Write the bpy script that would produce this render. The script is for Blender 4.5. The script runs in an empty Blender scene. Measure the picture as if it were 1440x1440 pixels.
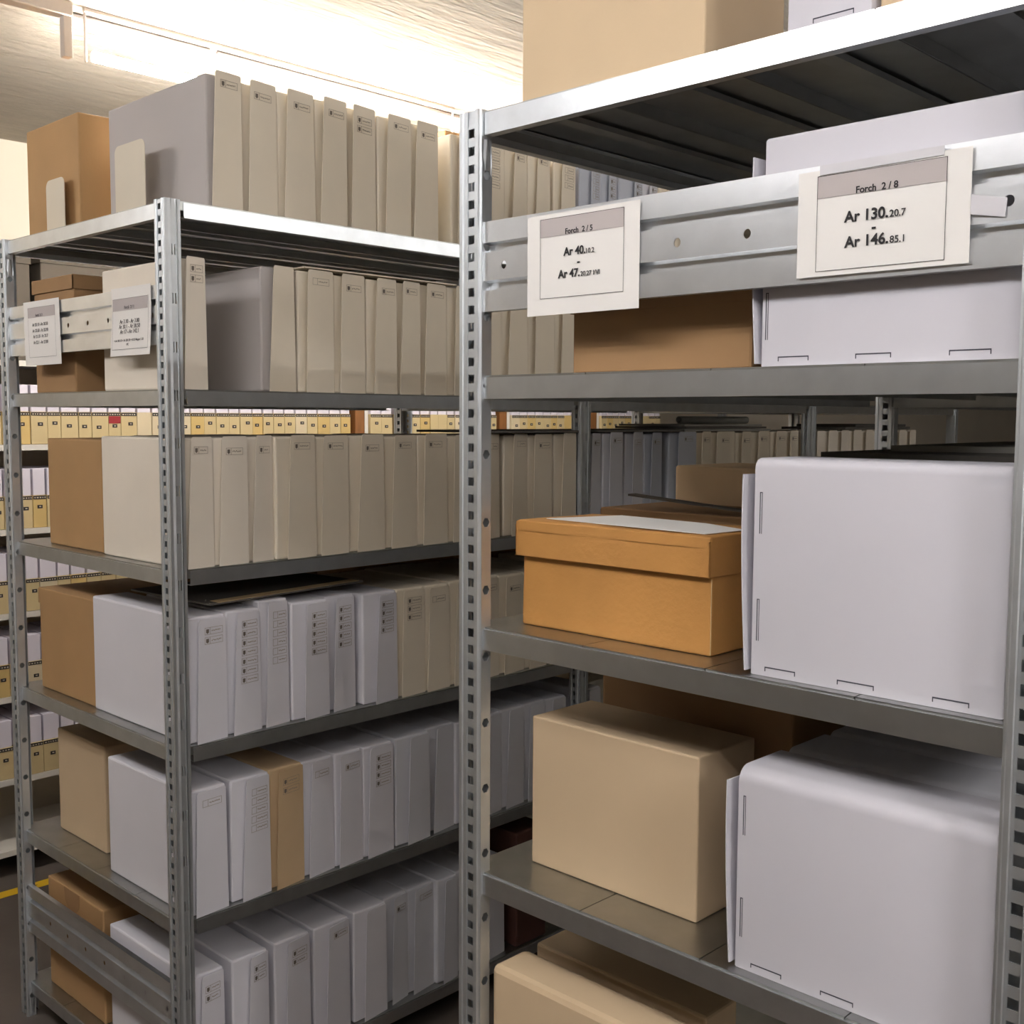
import bpy, bmesh, math, random
from mathutils import Vector, Matrix

random.seed(7)
SC = bpy.context.scene
COL = SC.collection

# ------------------------------------------------------------------ camera
yaw, pit, rol = -.7714, -.0831, .0048
Fv = Vector((math.sin(yaw)*math.cos(pit), math.cos(yaw)*math.cos(pit), math.sin(pit)))
Rv = Vector((math.cos(yaw), -math.sin(yaw), 0))
Uv = Rv.cross(Fv)
R2 = Rv*math.cos(rol) + Uv*math.sin(rol)
U2 = -Rv*math.sin(rol) + Uv*math.cos(rol)
cam = bpy.data.cameras.new('camera')
cam.sensor_width = 36
cam.lens = 1591.2/1440*36
cam.clip_start = .05
co = bpy.data.objects.new('camera', cam)
COL.objects.link(co)
m = Matrix((R2, U2, -Fv)).transposed().to_4x4()
m.translation = Vector((1.222, -1.155, 1.612))
co.matrix_world = m
SC.camera = co

# ------------------------------------------------------------------ world, exposure
w = bpy.data.worlds.new('world')
SC.world = w
w.use_nodes = True
w.node_tree.nodes['Background'].inputs[0].default_value = (.9, .93, 1, 1)
w.node_tree.nodes['Background'].inputs[1].default_value = .0
SC.view_settings.view_transform = 'Standard'
SC.view_settings.look = 'None'
SC.view_settings.gamma = 1
SC.view_settings.use_curve_mapping = False
SC.view_settings.exposure = 0.08
TUBE_A, TUBE_B, TUBE_C, TUBE_D, FILL_E, TUBE_F = 205.0, 41.0, 51.0, 58.0, 240.0, 58.0       # strength of the tubes over the far aisle / over the cross aisle; E an added fill

# ------------------------------------------------------------------ materials
def srgb(r, g, b):
    f = lambda c: (c/255/12.92) if c/255 <= .04045 else ((c/255+.055)/1.055)**2.4
    return (f(r), f(g), f(b), 1)

def mat(name, col, rough=.7, metal=0, var=.06, scale=12, bump=0, bscale=60, stretch=None, emit=0):
    m = bpy.data.materials.new(name)
    m.use_nodes = True
    nt = m.node_tree
    b = nt.nodes['Principled BSDF']
    b.inputs['Roughness'].default_value = rough
    b.inputs['Metallic'].default_value = metal
    if emit:
        b.inputs['Base Color'].default_value = col
        b.inputs['Emission Color'].default_value = col
        b.inputs['Emission Strength'].default_value = emit
        return m
    tc = nt.nodes.new('ShaderNodeTexCoord')
    mp = nt.nodes.new('ShaderNodeMapping')
    nt.links.new(tc.outputs['Object'], mp.inputs[0])
    if stretch:
        mp.inputs['Scale'].default_value = stretch
    n = nt.nodes.new('ShaderNodeTexNoise')
    n.inputs['Scale'].default_value = scale
    n.inputs['Detail'].default_value = 5
    nt.links.new(mp.outputs[0], n.inputs['Vector'])
    r = nt.nodes.new('ShaderNodeValToRGB')
    r.color_ramp.elements[0].position = .3
    r.color_ramp.elements[1].position = .7
    c0 = [max(0, c*(1-var)) for c in col[:3]] + [1]
    c1 = [min(1, c*(1+var)) for c in col[:3]] + [1]
    r.color_ramp.elements[0].color = c0
    r.color_ramp.elements[1].color = c1
    nt.links.new(n.outputs['Fac'], r.inputs['Fac'])
    nt.links.new(r.outputs['Color'], b.inputs['Base Color'])
    if bump:
        n2 = nt.nodes.new('ShaderNodeTexNoise')
        n2.inputs['Scale'].default_value = bscale
        n2.inputs['Detail'].default_value = 6
        nt.links.new(mp.outputs[0], n2.inputs['Vector'])
        bp = nt.nodes.new('ShaderNodeBump')
        bp.inputs['Strength'].default_value = bump
        bp.inputs['Distance'].default_value = .01
        nt.links.new(n2.outputs['Fac'], bp.inputs['Height'])
        nt.links.new(bp.outputs['Normal'], b.inputs['Normal'])
    return m

M = {}
M['steel'] = mat('galvanized_steel', (.70, .73, .755, 1), .33, 1, .06, 22, .03, 90)
M['steel_post'] = mat('galvanized_post', (.66, .69, .71, 1), .48, .95, .05, 30, .02, 90)
M['steel_plate'] = mat('galvanized_plate', (.86, .88, .90, 1), .30, .95, .06, 14, .02, 90)
M['steel_dark'] = mat('galvanized_shelf_sheet', (.42, .43, .42, 1), .34, 1, .08, 18, .03, 70)
M['cream'] = mat('cream_board', srgb(230, 219, 199), .75, 0, .03, 8)
M['cream2'] = mat('pale_cream_board', srgb(234, 224, 208), .75, 0, .03, 8)
M['white'] = mat('white_board', srgb(226, 224, 230), .7, 0, .02, 6)
M['boxwhite'] = mat('bright_white_board', srgb(208, 206, 213), .68, 0, .015, 4)
M['shadedbody'] = mat('cream_board_shaded', srgb(180, 174, 171), .72, 0, .02, 5)  # box board with the shade of two end faces put into its colour
M['white2'] = mat('pale_grey_board', srgb(212, 212, 218), .7, 0, .03, 7)
M['warmwhite'] = mat('warm_white_board', srgb(228, 219, 208), .72, 0, .02, 6)
M['bluewhite'] = mat('blue_grey_board', srgb(188, 192, 202), .7, 0, .03, 7)
M['tanbox'] = mat('tan_archive_board', srgb(206, 178, 140), .75, 0, .04, 8)
M['beige'] = mat('beige_cardboard', srgb(208, 184, 150), .78, 0, .04, 5, .02, 200)
M['brown'] = mat('brown_cardboard', srgb(172, 136, 92), .8, 0, .06, 6, .03, 160)
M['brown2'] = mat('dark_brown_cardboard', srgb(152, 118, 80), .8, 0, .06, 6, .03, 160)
M['orange'] = mat('orange_brown_cardboard', srgb(188, 136, 72), .72, 0, .10, 7, .08, 120)
M['paleedge'] = mat('raw_board_edge', srgb(205, 180, 135), .85, 0, .05, 20)
M['paper'] = mat('white_paper', srgb(238, 235, 230), .8, 0, .01, 5)
M['band'] = mat('grey_print', srgb(186, 178, 176), .8, 0, .01, 5)
M['ink'] = mat('black_ink', srgb(38, 36, 38), .8, 0, .02, 5)
M['ink_grey'] = mat('grey_ink', srgb(88, 82, 84), .8, 0, .02, 5)
M['stamp'] = mat('stamp_ink', srgb(158, 146, 130), .85, 0, .05, 60)
M['stampdark'] = mat('stamp_ink_dark', srgb(112, 103, 94), .85, 0, .05, 60)
M['slot'] = mat('slot_shadow_board', srgb(70, 70, 80), .9, 0, .02, 5)
M['tape'] = mat('clear_tape', srgb(214, 212, 216), .25, 0, .01, 5)
M['yellow'] = mat('yellow_file_board', srgb(196, 176, 132), .72, 0, .04, 9)
M['yellow2'] = mat('pale_file_board', srgb(204, 188, 156), .72, 0, .04, 9)
M['yellow3'] = mat('golden_file_board', srgb(196, 168, 108), .72, 0, .04, 9)
M['black'] = mat('black_label', srgb(40, 34, 34), .6, 0, .04, 9)
M['label_print'] = mat('label_print', srgb(190, 180, 160), .7, 0, .04, 9)
M['red'] = mat('red_label', srgb(150, 40, 44), .6, 0, .04, 9)
M['sheetpaper'] = mat('white_document_sheets', srgb(216, 210, 220), .8, 0, .02, 9)
M['shelfwhite'] = mat('white_shelf_enamel', srgb(212, 207, 198), .5, 0, .02, 6)
M['wood'] = mat('brown_wood', srgb(128, 84, 44), .6, 0, .12, 8, .03, 40, (6, 6, 1))
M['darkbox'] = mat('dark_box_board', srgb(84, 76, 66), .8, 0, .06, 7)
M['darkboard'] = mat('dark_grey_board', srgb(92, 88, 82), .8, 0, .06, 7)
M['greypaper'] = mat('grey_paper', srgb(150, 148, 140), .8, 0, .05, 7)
M['darkbook'] = mat('dark_red_brown_cloth', srgb(74, 44, 36), .7, 0, .08, 20)
M['tapeyellow'] = mat('yellow_floor_tape', srgb(232, 190, 40), .5, 0, .04, 9)
M['bookend'] = mat('cream_painted_metal', srgb(210, 200, 180), .5, 0, .02, 9)
M['lampwhite'] = mat('lamp_housing_enamel', srgb(214, 204, 194), .5, 0, .02, 9)
M['cable'] = mat('dark_cable', srgb(70, 62, 56), .6, 0, .04, 9)
M['floor'] = mat('concrete_floor', srgb(90, 82, 76), .6, 0, .14, 5, .06, 40)
M['wall'] = mat('painted_wall', srgb(216, 206, 188), .85, 0, .03, 3, .05, 30)

def concrete_ceiling():
    m = mat('board_marked_concrete', srgb(222, 210, 192), .85, 0, .06, 5, 0, 30, (9, 1.2, 1))
    nt = m.node_tree
    b = nt.nodes['Principled BSDF']
    mp = [n for n in nt.nodes if n.type == 'MAPPING'][0]
    n2 = nt.nodes.new('ShaderNodeTexNoise'); n2.inputs['Scale'].default_value = 3.2; n2.inputs['Detail'].default_value = 8
    n2.inputs['Roughness'].default_value = .65
    nt.links.new(mp.outputs[0], n2.inputs['Vector'])
    tc = [n for n in nt.nodes if n.type == 'TEX_COORD'][0]
    wv = nt.nodes.new('ShaderNodeTexWave'); wv.wave_type = 'BANDS'; wv.bands_direction = 'X'; wv.wave_profile = 'SAW'
    wv.inputs['Scale'].default_value = 2.2; wv.inputs['Distortion'].default_value = 1.2; wv.inputs['Detail'].default_value = 4
    wv.inputs['Detail Scale'].default_value = 2
    nt.links.new(tc.outputs['Object'], wv.inputs['Vector'])
    mx = nt.nodes.new('ShaderNodeMath'); mx.operation = 'MULTIPLY_ADD'; mx.inputs[1].default_value = .35
    nt.links.new(wv.outputs['Fac'], mx.inputs[0]); nt.links.new(n2.outputs['Fac'], mx.inputs[2])
    bp = nt.nodes.new('ShaderNodeBump'); bp.inputs['Strength'].default_value = 1.0; bp.inputs['Distance'].default_value = .09
    nt.links.new(mx.outputs[0], bp.inputs['Height'])
    nt.links.new(bp.outputs['Normal'], b.inputs['Normal'])
    return m
M['ceiling'] = concrete_ceiling()
M['tubeA'] = mat('lit_tube_far_aisle', (1, .965, .92, 1), emit=TUBE_A)
M['tubeB'] = mat('lit_tube_left', (1, .98, .99, 1), emit=TUBE_B)
M['tubeC'] = mat('lit_tube_middle', (1, .98, .99, 1), emit=TUBE_C)
M['tubeF'] = mat('lit_tube_right_aisle', (1, .97, .95, 1), emit=TUBE_F)
M['fillE'] = mat('fill_tube_far_right', (1, .98, .99, 1), emit=FILL_E)  # tube of the added fill lamp, no known fixture
M['tubeD'] = mat('lit_tube_right', (1, .98, .99, 1), emit=TUBE_D)

# ------------------------------------------------------------------ mesh helpers
class G:
    def __init__(s): s.v = []; s.f = []; s.mi = []; s.cur = 0
    def face(s, pts):
        i = len(s.v); s.v += [tuple(p) for p in pts]; s.f.append(tuple(range(i, i+len(pts)))); s.mi.append(s.cur)
    def mesh(s, vs, fs):
        i = len(s.v); s.v += [tuple(p) for p in vs]
        for f in fs: s.f.append(tuple(i+k for k in f)); s.mi.append(s.cur)
    def box(s, x0, x1, y0, y1, z0, z1):
        s.mesh([(x0,y0,z0),(x1,y0,z0),(x1,y1,z0),(x0,y1,z0),(x0,y0,z1),(x1,y0,z1),(x1,y1,z1),(x0,y1,z1)],
               [(0,3,2,1),(4,5,6,7),(0,1,5,4),(1,2,6,5),(2,3,7,6),(3,0,4,7)])
    def rbox(s, x0, x1, y0, y1, z0, z1, r=.003, seg=2):
        bm = bmesh.new()
        bmesh.ops.create_cube(bm, size=1)
        for v in bm.verts:
            v.co = Vector((x0+(v.co.x+.5)*(x1-x0), y0+(v.co.y+.5)*(y1-y0), z0+(v.co.z+.5)*(z1-z0)))
        bmesh.ops.bevel(bm, geom=bm.edges[:], offset=r, segments=seg, affect='EDGES', profile=.5)
        s.add_bm(bm)
    def add_bm(s, bm):
        bm.verts.index_update()
        s.mesh([v.co[:] for v in bm.verts], [[v.index for v in f.verts] for f in bm.faces])
        bm.free()
    def tube(s, a, b, r, n=12, caps=True):
        a = Vector(a); b = Vector(b); d = (b-a).normalized()
        u = d.orthogonal().normalized(); w = d.cross(u)
        ring = lambda c: [c+u*r*math.cos(2*math.pi*i/n)+w*r*math.sin(2*math.pi*i/n) for i in range(n)]
        vs = ring(a)+ring(b)
        fs = [(i, (i+1) % n, n+(i+1) % n, n+i) for i in range(n)]
        if caps: fs += [tuple(range(n-1, -1, -1)), tuple(range(n, 2*n))]
        s.mesh(vs, fs)
    def sheet(s, pts, t, nrm):
        """outline polygon given thickness t along nrm"""
        n = Vector(nrm)*t; k = len(pts)
        vs = [Vector(p) for p in pts]+[Vector(p)+n for p in pts]
        fs = [tuple(range(k-1, -1, -1)), tuple(range(k, 2*k))]+[(i, (i+1) % k, k+(i+1) % k, k+i) for i in range(k)]
        s.mesh(vs, fs)

def build(name, g, mats, parent=None, origin=(0, 0, 0), smooth=False, solid=0):
    me = bpy.data.meshes.new(name)
    o = Vector(origin)
    me.from_pydata([Vector(p)-o for p in g.v], [], g.f)
    if not isinstance(mats, (list, tuple)): mats = [mats]
    for x in mats: me.materials.append(x)
    for p, k in zip(me.polygons, g.mi): p.material_index = k
    bm = bmesh.new(); bm.from_mesh(me)
    if solid:
        bmesh.ops.remove_doubles(bm, verts=bm.verts[:], dist=1e-5)
        bmesh.ops.solidify(bm, geom=bm.faces[:], thickness=solid)
    bmesh.ops.recalc_face_normals(bm, faces=bm.faces[:])
    bm.to_mesh(me); bm.free()
    if smooth:
        for p in me.polygons: p.use_smooth = True
    ob = bpy.data.objects.new(name, me)
    COL.objects.link(ob)
    if parent is not None: ob.parent = parent
    return ob

def link_mesh(name, me, parent=None, loc=(0, 0, 0)):
    ob = bpy.data.objects.new(name, me); COL.objects.link(ob); ob.location = loc
    if parent is not None: ob.parent = parent
    return ob

def thing(name, label, cat, loc, group=None):
    e = bpy.data.objects.new(name, None); e.empty_display_size = .05
    COL.objects.link(e); e.location = loc
    e['label'] = label; e['category'] = cat
    if group: e['group'] = group
    return e

def tag(o, label, cat, group=None):
    o['label'] = label; o['category'] = cat
    if group: o['group'] = group
    return o

def struct(name, g, m):
    o = build(name, g, m); o['kind'] = 'structure'; return o

def copy_tree(o):
    c = o.copy(); COL.objects.link(c)
    for ch in o.children:
        k = ch.copy(); COL.objects.link(k); k.parent = c
        for gc in ch.children:
            q = gc.copy(); COL.objects.link(q); q.parent = k
    return c

ONES = 'first second third fourth fifth sixth seventh eighth ninth tenth eleventh twelfth thirteenth fourteenth fifteenth sixteenth seventeenth eighteenth nineteenth'.split()
TENS = {2: 'twent', 3: 'thirt', 4: 'fort', 5: 'fift', 6: 'sixt', 7: 'sevent', 8: 'eight', 9: 'ninet'}
def nth(i):
    if i < 20: return ONES[i-1]
    t, u = divmod(i, 10)
    return TENS[t]+'ieth' if u == 0 else TENS[t]+'y-'+ONES[u-1]

# ------------------------------------------------------------------ room
AX, AD, AY = -.933, .789, .044       # left rack: aisle face, depth, end plane
BD = .798                            # near rack depth; its end plane is y = 0
LB = 1.31                            # bay length
ZA = [2.053, 1.665, 1.283, .899, .513, .095]
ZB = [2.045, 1.67, 1.30, .926, .53, .10]
ZC = 2.63
WX0, WX1, WY0, WY1 = -3.12, 6.5, -7.0, 14.0
g = G(); g.box(WX0-.1, WX1+.1, WY0-.1, WY1+.1, -.1, 0); struct('floor', g, M['floor'])
g = G(); g.box(WX0-.1, WX1+.1, WY0-.1, WY1+.1, ZC, ZC+.1); struct('ceiling', g, M['ceiling'])
g = G(); g.box(WX0-.1, WX0, WY0-.1, WY1+.1, 0, ZC); struct('wall_left', g, M['wall'])
g = G(); g.box(WX1, WX1+.1, WY0-.1, WY1+.1, 0, ZC); struct('wall_right', g, M['wall'])
g = G(); g.box(WX0, WX1, WY1, WY1+.1, 0, ZC); struct('wall_back', g, M['wall'])
g = G(); g.box(WX0, WX1, WY0-.1, WY0, 0, ZC); struct('wall_front', g, M['wall'])

# ceiling lamps: housing, tube, two lampholders
def ceiling_lamp(label, x, y0, y1, tm, across=False, drop=.115, bare=False):
    t = thing('ceiling_lamp', label, 'lamp', (x, y0, ZC))
    o = t.location.copy()
    if across: t.rotation_euler = (0, 0, -math.pi/2)
    hw = .13 if across else (.02 if bare else .008)
    hb = .036 if across or bare else .012
    g = G(); g.rbox(x-hw, x+hw, y0, y1, ZC-hb, ZC-.0005, .003); build('lamp_housing', g, M['lampwhite'], t, o)
    for xt in ((x-.10, x+.10) if across else (x,)):
        for ye, s in ((y0, 1), (y1, -1)):
            e = .022 if across or bare else .006
            g = G(); g.rbox(xt-e*.55, xt+e*.55, min(ye, ye+s*e), max(ye, ye+s*e), ZC-drop-.018, ZC-hb+.001, .002)
            build('lampholder', g, M['lampwhite'], t, o)
        if bare: continue
        g = G(); g.tube((xt, y0+.0225, ZC-drop), (xt, y1-.0225, ZC-drop), .013, 14); build('tube', g, tm, t, o, True)
    return t
ceiling_lamp('bare batten without a tube at upper left, its end lampholder hanging down', -1.59, -1.30, .155, None, bare=True)
ceiling_lamp('lit fluorescent batten glowing behind the top boxes of the left rack', -1.59, .19, 1.45, M['tubeA'])
ceiling_lamp('lit fluorescent batten furthest along the ceiling over the left rack', -1.59, 1.6, 2.9, M['tubeA'])
ceiling_lamp('lit fluorescent batten over the cross aisle in front of the left rack', -2.70, -1.15, .10, M['tubeB'], True)
ceiling_lamp('lit fluorescent batten over the mouth of the aisle between the two racks', -.62, -1.15, .10, M['tubeC'], True)
ceiling_lamp('lit fluorescent batten over the cross aisle in front of the near rack', 1.00, -1.35, -.10, M['tubeD'], True)
ceiling_lamp('added fill batten, out of view, over the cross aisle furthest to the right', 2.60, -.90, .35, M['fillE'], True)  # fill lamp added to brighten the left rack's spines
ceiling_lamp('lit fluorescent batten over the aisle right of the near rack, nearer one', 1.35, .90, 2.15, M['tubeF'])
ceiling_lamp('lit fluorescent batten over the aisle right of the near rack, further one', 1.35, 2.35, 3.6, M['tubeF'])
# cable clipped along the ceiling, with a clip gap
g = G()
g.tube((-1.64, -.3, ZC-.006), (-1.64, .575, ZC-.006), .0055, 8)
g.tube((-1.64, .598, ZC-.006), (-1.64, 5.5, ZC-.006), .0055, 8)
tag(build('ceiling_cable', g, M['cable']), 'thin dark cable running along the concrete ceiling above the left rack', 'cable')

# floor tape with black arrow marks
g = G(); g.box(-2.605, -2.555, -3.5, 5.5, .0002, .0012)
ft = build('floor_tape', g, M['tapeyellow'])
tag(ft, 'yellow floor marking tape with black arrows in front of the far rack', 'tape')
g = G()
for k in range(60):
    y = -2.62+k*.13
    g.sheet([(-2.595, y, .0012), (-2.565, y, .0012), (-2.58, y+.05, .0012)], .0004, (0, 0, 1))
build('arrow_marks', g, M['black'], ft)

# ------------------------------------------------------------------ steel racking
def cell(g, P, u0, u1, v0, v1, hole=None):
    """plate cell [u0,u1]x[v0,v1] with an optional hole; P maps (u,v) to a point"""
    if hole is None:
        g.face([P(u0, v0), P(u1, v0), P(u1, v1), P(u0, v1)]); return
    kind, cu, cv, a, b = hole
    if kind == 'rect':
        o = [(u0, v0), (u1, v0), (u1, v1), (u0, v1)]
        h = [(cu-a, cv-b), (cu+a, cv-b), (cu+a, cv+b), (cu-a, cv+b)]
    else:
        angs = [math.atan2(y-cv, x-cu) for x, y in ((u0, v0), (u1, v0), (u1, v1), (u0, v1))]
        ca = sorted(x % (2*math.pi) for x in angs)
        al = []
        for i in range(4):
            p, q = ca[i], ca[(i+1) % 4]+(2*math.pi if i == 3 else 0)
            al += [p, p+(q-p)/3, p+(q-p)*2/3]
        o, h = [], []
        for t in al:
            c, s = math.cos(t), math.sin(t)
            k = min(((u1-cu)/c if c > 1e-9 else (u0-cu)/c if c < -1e-9 else 1e9), ((v1-cv)/s if s > 1e-9 else (v0-cv)/s if s < -1e-9 else 1e9))
            o.append((cu+c*k, cv+s*k)); h.append((cu+a*c, cv+b*s))
    n = len(o)
    for i in range(n):
        j = (i+1) % n
        g.face([P(*o[i]), P(*o[j]), P(*h[j]), P(*h[i])])

def lane(g, P, H, v0, v1, pitch=None, kind='rect', a=0, b=0, start=0):
    """strip of height H (u up) between v0 and v1 with a hole every pitch"""
    if not pitch:
        cell(g, P, 0, H, v0, v1); return
    u = 0; cv = (v0+v1)/2; c = start
    while c+pitch/2 < H:
        if c-pitch/2 > u+1e-6: cell(g, P, u, c-pitch/2, v0, v1)
        lo = max(u, c-pitch/2); hi = c+pitch/2
        cell(g, P, lo, hi, v0, v1, (kind, c, cv, a, b)); u = hi; c += pitch
    if u < H-1e-6: cell(g, P, u, H, v0, v1)

def post_mesh(su, sv, H):
    """perforated upright; corner at the origin, end face running su along x, side face running sv along y"""
    g = G()
    Q = lambda a, b: (lambda u, v: (su*(a[0]+(b[0]-a[0])*v), sv*(a[1]+(b[1]-a[1])*v), u))
    # side face with pairs of slots
    P = Q((.018, .036), (0, .036)); lane(g, P, H, 0, 1)
    P = Q((0, .036), (0, 0))
    lane(g, P, H, 0, .30)
    lane(g, P, H, .30, .48, .1, 'rect', .011, .035, .055)
    lane(g, P, H, .48, .66, .1, 'rect', .011, .035, .055)
    lane(g, P, H, .66, 1)
    # end face: ribs, square holes, ridge
    prof = [(0, 0), (.004, 0), (.0055, .002), (.009, .002), (.0105, 0), (.0145, 0)]
    for a, b in zip(prof, prof[1:]): lane(g, Q(a, b), H, 0, 1)
    P = Q((.0145, .001), (.0310, .001))
    lane(g, P, H, 0, 1, .025, 'rect', .0062, .36, .018)
    g2 = [(.0145, 0), (.0145, .001)]
    lane(g, Q(*g2), H, 0, 1)
    prof = [(.0310, .001), (.0335, -.0018), (.0385, -.0018), (.042, .001)]
    for a, b in zip(prof, prof[1:]): lane(g, Q(a, b), H, 0, 1)
    # inner flange with round holes
    lane(g, Q((.042, .001), (.0425, .020)), H, 0, 1, .1, 'round', .0074, .36, .058)
    lane(g, Q((.0425, .020), (.0016, .021)), H, 0, 1)
    me = build('post', g, M['steel_post'], solid=.0014)
    d = me.data; bpy.data.objects.remove(me); return d

def rack_posts(root, X0, X1, ys, H):
    cache = {}
    for i, (y, sv) in enumerate(ys):
        for x, su in ((X0, 1), (X1, -1)):
            key = (su, sv)
            if key not in cache: cache[key] = post_mesh(su, sv, H)
            link_mesh('post', cache[key], root, Vector((x, y, 0))-root.location)

def beam(g, p0, p1, z0, z1, inn, lip=.016, t=.0016):
    """C-profile beam from p0 to p1 (xy); lips point along inn"""
    p0 = Vector((*p0, 0)); p1 = Vector((*p1, 0)); n = Vector((*inn, 0))
    def bx(a, b, za, zb):
        g.mesh([p0+n*a+Vector((0,0,za)), p1+n*a+Vector((0,0,za)), p1+n*b+Vector((0,0,za)), p0+n*b+Vector((0,0,za)),
                p0+n*a+Vector((0,0,zb)), p1+n*a+Vector((0,0,zb)), p1+n*b+Vector((0,0,zb)), p0+n*b+Vector((0,0,zb))],
               [(0,3,2,1),(4,5,6,7),(0,1,5,4),(1,2,6,5),(2,3,7,6),(3,0,4,7)])
    bx(0, t, z0, z1); bx(t, lip, z1-t, z1); bx(t, lip, z0, z0+t)

TP = .003      # shelf sheets stand this far above the beams
def shelf(root, X0, X1, Y0, Y1, z, off=.0):
    o = root.location
    g = G()
    xs = [X0+.003, X0+.23+off, X0+.43+off, X0+.63+off, X1-.003]
    for a, b in zip(xs, xs[1:]):
        a += .0008; b -= .0008
        g.box(a, b, Y0+.005, Y1-.005, z+TP-.0015, z+TP)
        for e in (a, b-.0012): g.box(e, e+.0012, Y0+.018, Y1-.018, z-.016, z+TP-.0015)
        g.box(a, b, Y0+.005, Y0+.0062, z-.004+TP, z+TP-.0015)
    # stiffening ribs under the sheets
    for a, b in zip(xs, xs[1:]):
        g.box((a+b)/2-.012, (a+b)/2+.012, Y0+.02, Y1-.02, z-.010, z-.002)
    s = build('shelf', g, M['steel_dark'], root, o)
    for y, n in ((Y0+.0015, 1), (Y1-.0015, -1)):
        g = G(); beam(g, (X0+.0435, y), (X1-.0435, y), z-.031, z, (0, n)); build('end_beam', g, M['steel'], s, o)
    for x, n in ((X0+.001, 1), (X1-.001, -1)):
        g = G(); beam(g, (x, Y0+.0375), (x, Y1-.0375), z-.031, z, (n, 0)); build('side_beam', g, M['steel'], s, o)

def brace(root, X0, X1, y, z0, z1, hs):
    """corrugated bracing plate between the end posts with a row of round holes"""
    g = G(); a, b = X0+.0430, X1-.0430; h = z1-z0
    prof = [(0, .012), (0, 0), (.235, 0), (.245, .0125), (.325, .0125), (.345, 0)]
    prof = prof[1:]
    low = [(z0+p*h, y+q) for p, q in prof]
    up = [(z1-p*h, y+q) for p, q in prof][::-1]
    for (za, ya), (zb, yb) in list(zip(low, low[1:]))+list(zip(up, up[1:])):
        g.face([(a, ya, za), (b, ya, za), (b, yb, zb), (a, yb, zb)])
    zc0, zc1 = low[-1][0], up[0][0]; zc = (zc0+zc1)/2
    P = lambda u, v: (u, y, v)
    u = a
    for c in hs:
        if c-.02 > u+1e-6: cell(g, P, u, c-.02, zc0, zc1)
        cell(g, P, c-.02, c+.02, zc0, zc1, ('round', c, zc, .0052, .0058)); u = c+.02
    cell(g, P, u, b, zc0, zc1)
    for f in list(g.f): g.face([(g.v[k][0], g.v[k][1]+.0013, g.v[k][2]) for k in reversed(f)])
    for z in (z0, z1): g.face([(a, y, z), (b, y, z), (b, y+.012, z), (a, y+.012, z)])
    return build('bracing_plate', g, M['steel_plate'], root, root.location)

A0, A1 = -1.782, AX
rackA = thing('shelving_rack', 'long galvanized steel shelving rack of cream and white archive boxes, left of the aisle', 'shelving', (A1, AY, 0))
rack_posts(rackA, A0, A1, [(AY-.007, 1), (AY+LB, 1), (AY+2*LB, 1), (AY+3*LB, -1)], 2.058)
for k in range(3):
    for z in ZA: shelf(rackA, A0, A1, AY+k*LB, AY+(k+1)*LB, z, 0)
brace(rackA, A0, A1, AY, 1.762, 1.886, [-1.704+.1+.1*i-.1 for i in range(1, 8)])
brace(rackA, A0, A1, AY, .237, .365, [-1.704+.1+.1*i-.1 for i in range(1, 8)])
B0, B1 = -.004, .840
rackB = thing('shelving_rack', 'near galvanized steel rack with two printed signs on its end plate', 'shelving', (0, 0, 0))
rack_posts(rackB, B0, B1, [(-.004, 1), (LB, 1), (2*LB, -1)], 2.05)
for k in range(2):
    for z in ZB: shelf(rackB, B0, B1, k*LB, (k+1)*LB, z, .004)
brace(rackB, B0, B1, 0, 1.764, 1.8915, [.08+.1*i for i in range(8)])

# ------------------------------------------------------------------ archive boxes of the left rack (aisle side)
def stamp_geo(n, wide, faint, top=.03):
    """n little printed frames with an emblem and a line of scribble, in flap coordinates (s metres, z metres from top)"""
    q = []          # (s0,s1,z0,z1,material)
    for k in range(n):
        z1 = -top-k*.021; z0 = z1-.0155; s0, s1 = 0, wide
        e = .0007
        q += [(s0, s1, z1-e, z1, 0), (s0, s1, z0, z0+e, 0), (s0, s0+e, z0, z1, 0), (s1-e, s1, z0, z1, 0)]
        q += [(s0+.0155, s0+.0162, z0, z1, 0)]
        if not faint: q += [(s0+.004, s0+.012, z0+.004, z0+.012, 1), (s0+.006, s0+.010, z0+.0025, z0+.004, 1)]
        s = s0+.020
        while s < s1-.006:
            d = random.uniform(.0018, .0032); zz = (z0+z1)/2+random.uniform(-.0008, .0008)
            q.append((s, min(s+d, s1-.003), zz-.0012, zz+.0012, 0)); s += d+.0014
    return q

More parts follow.
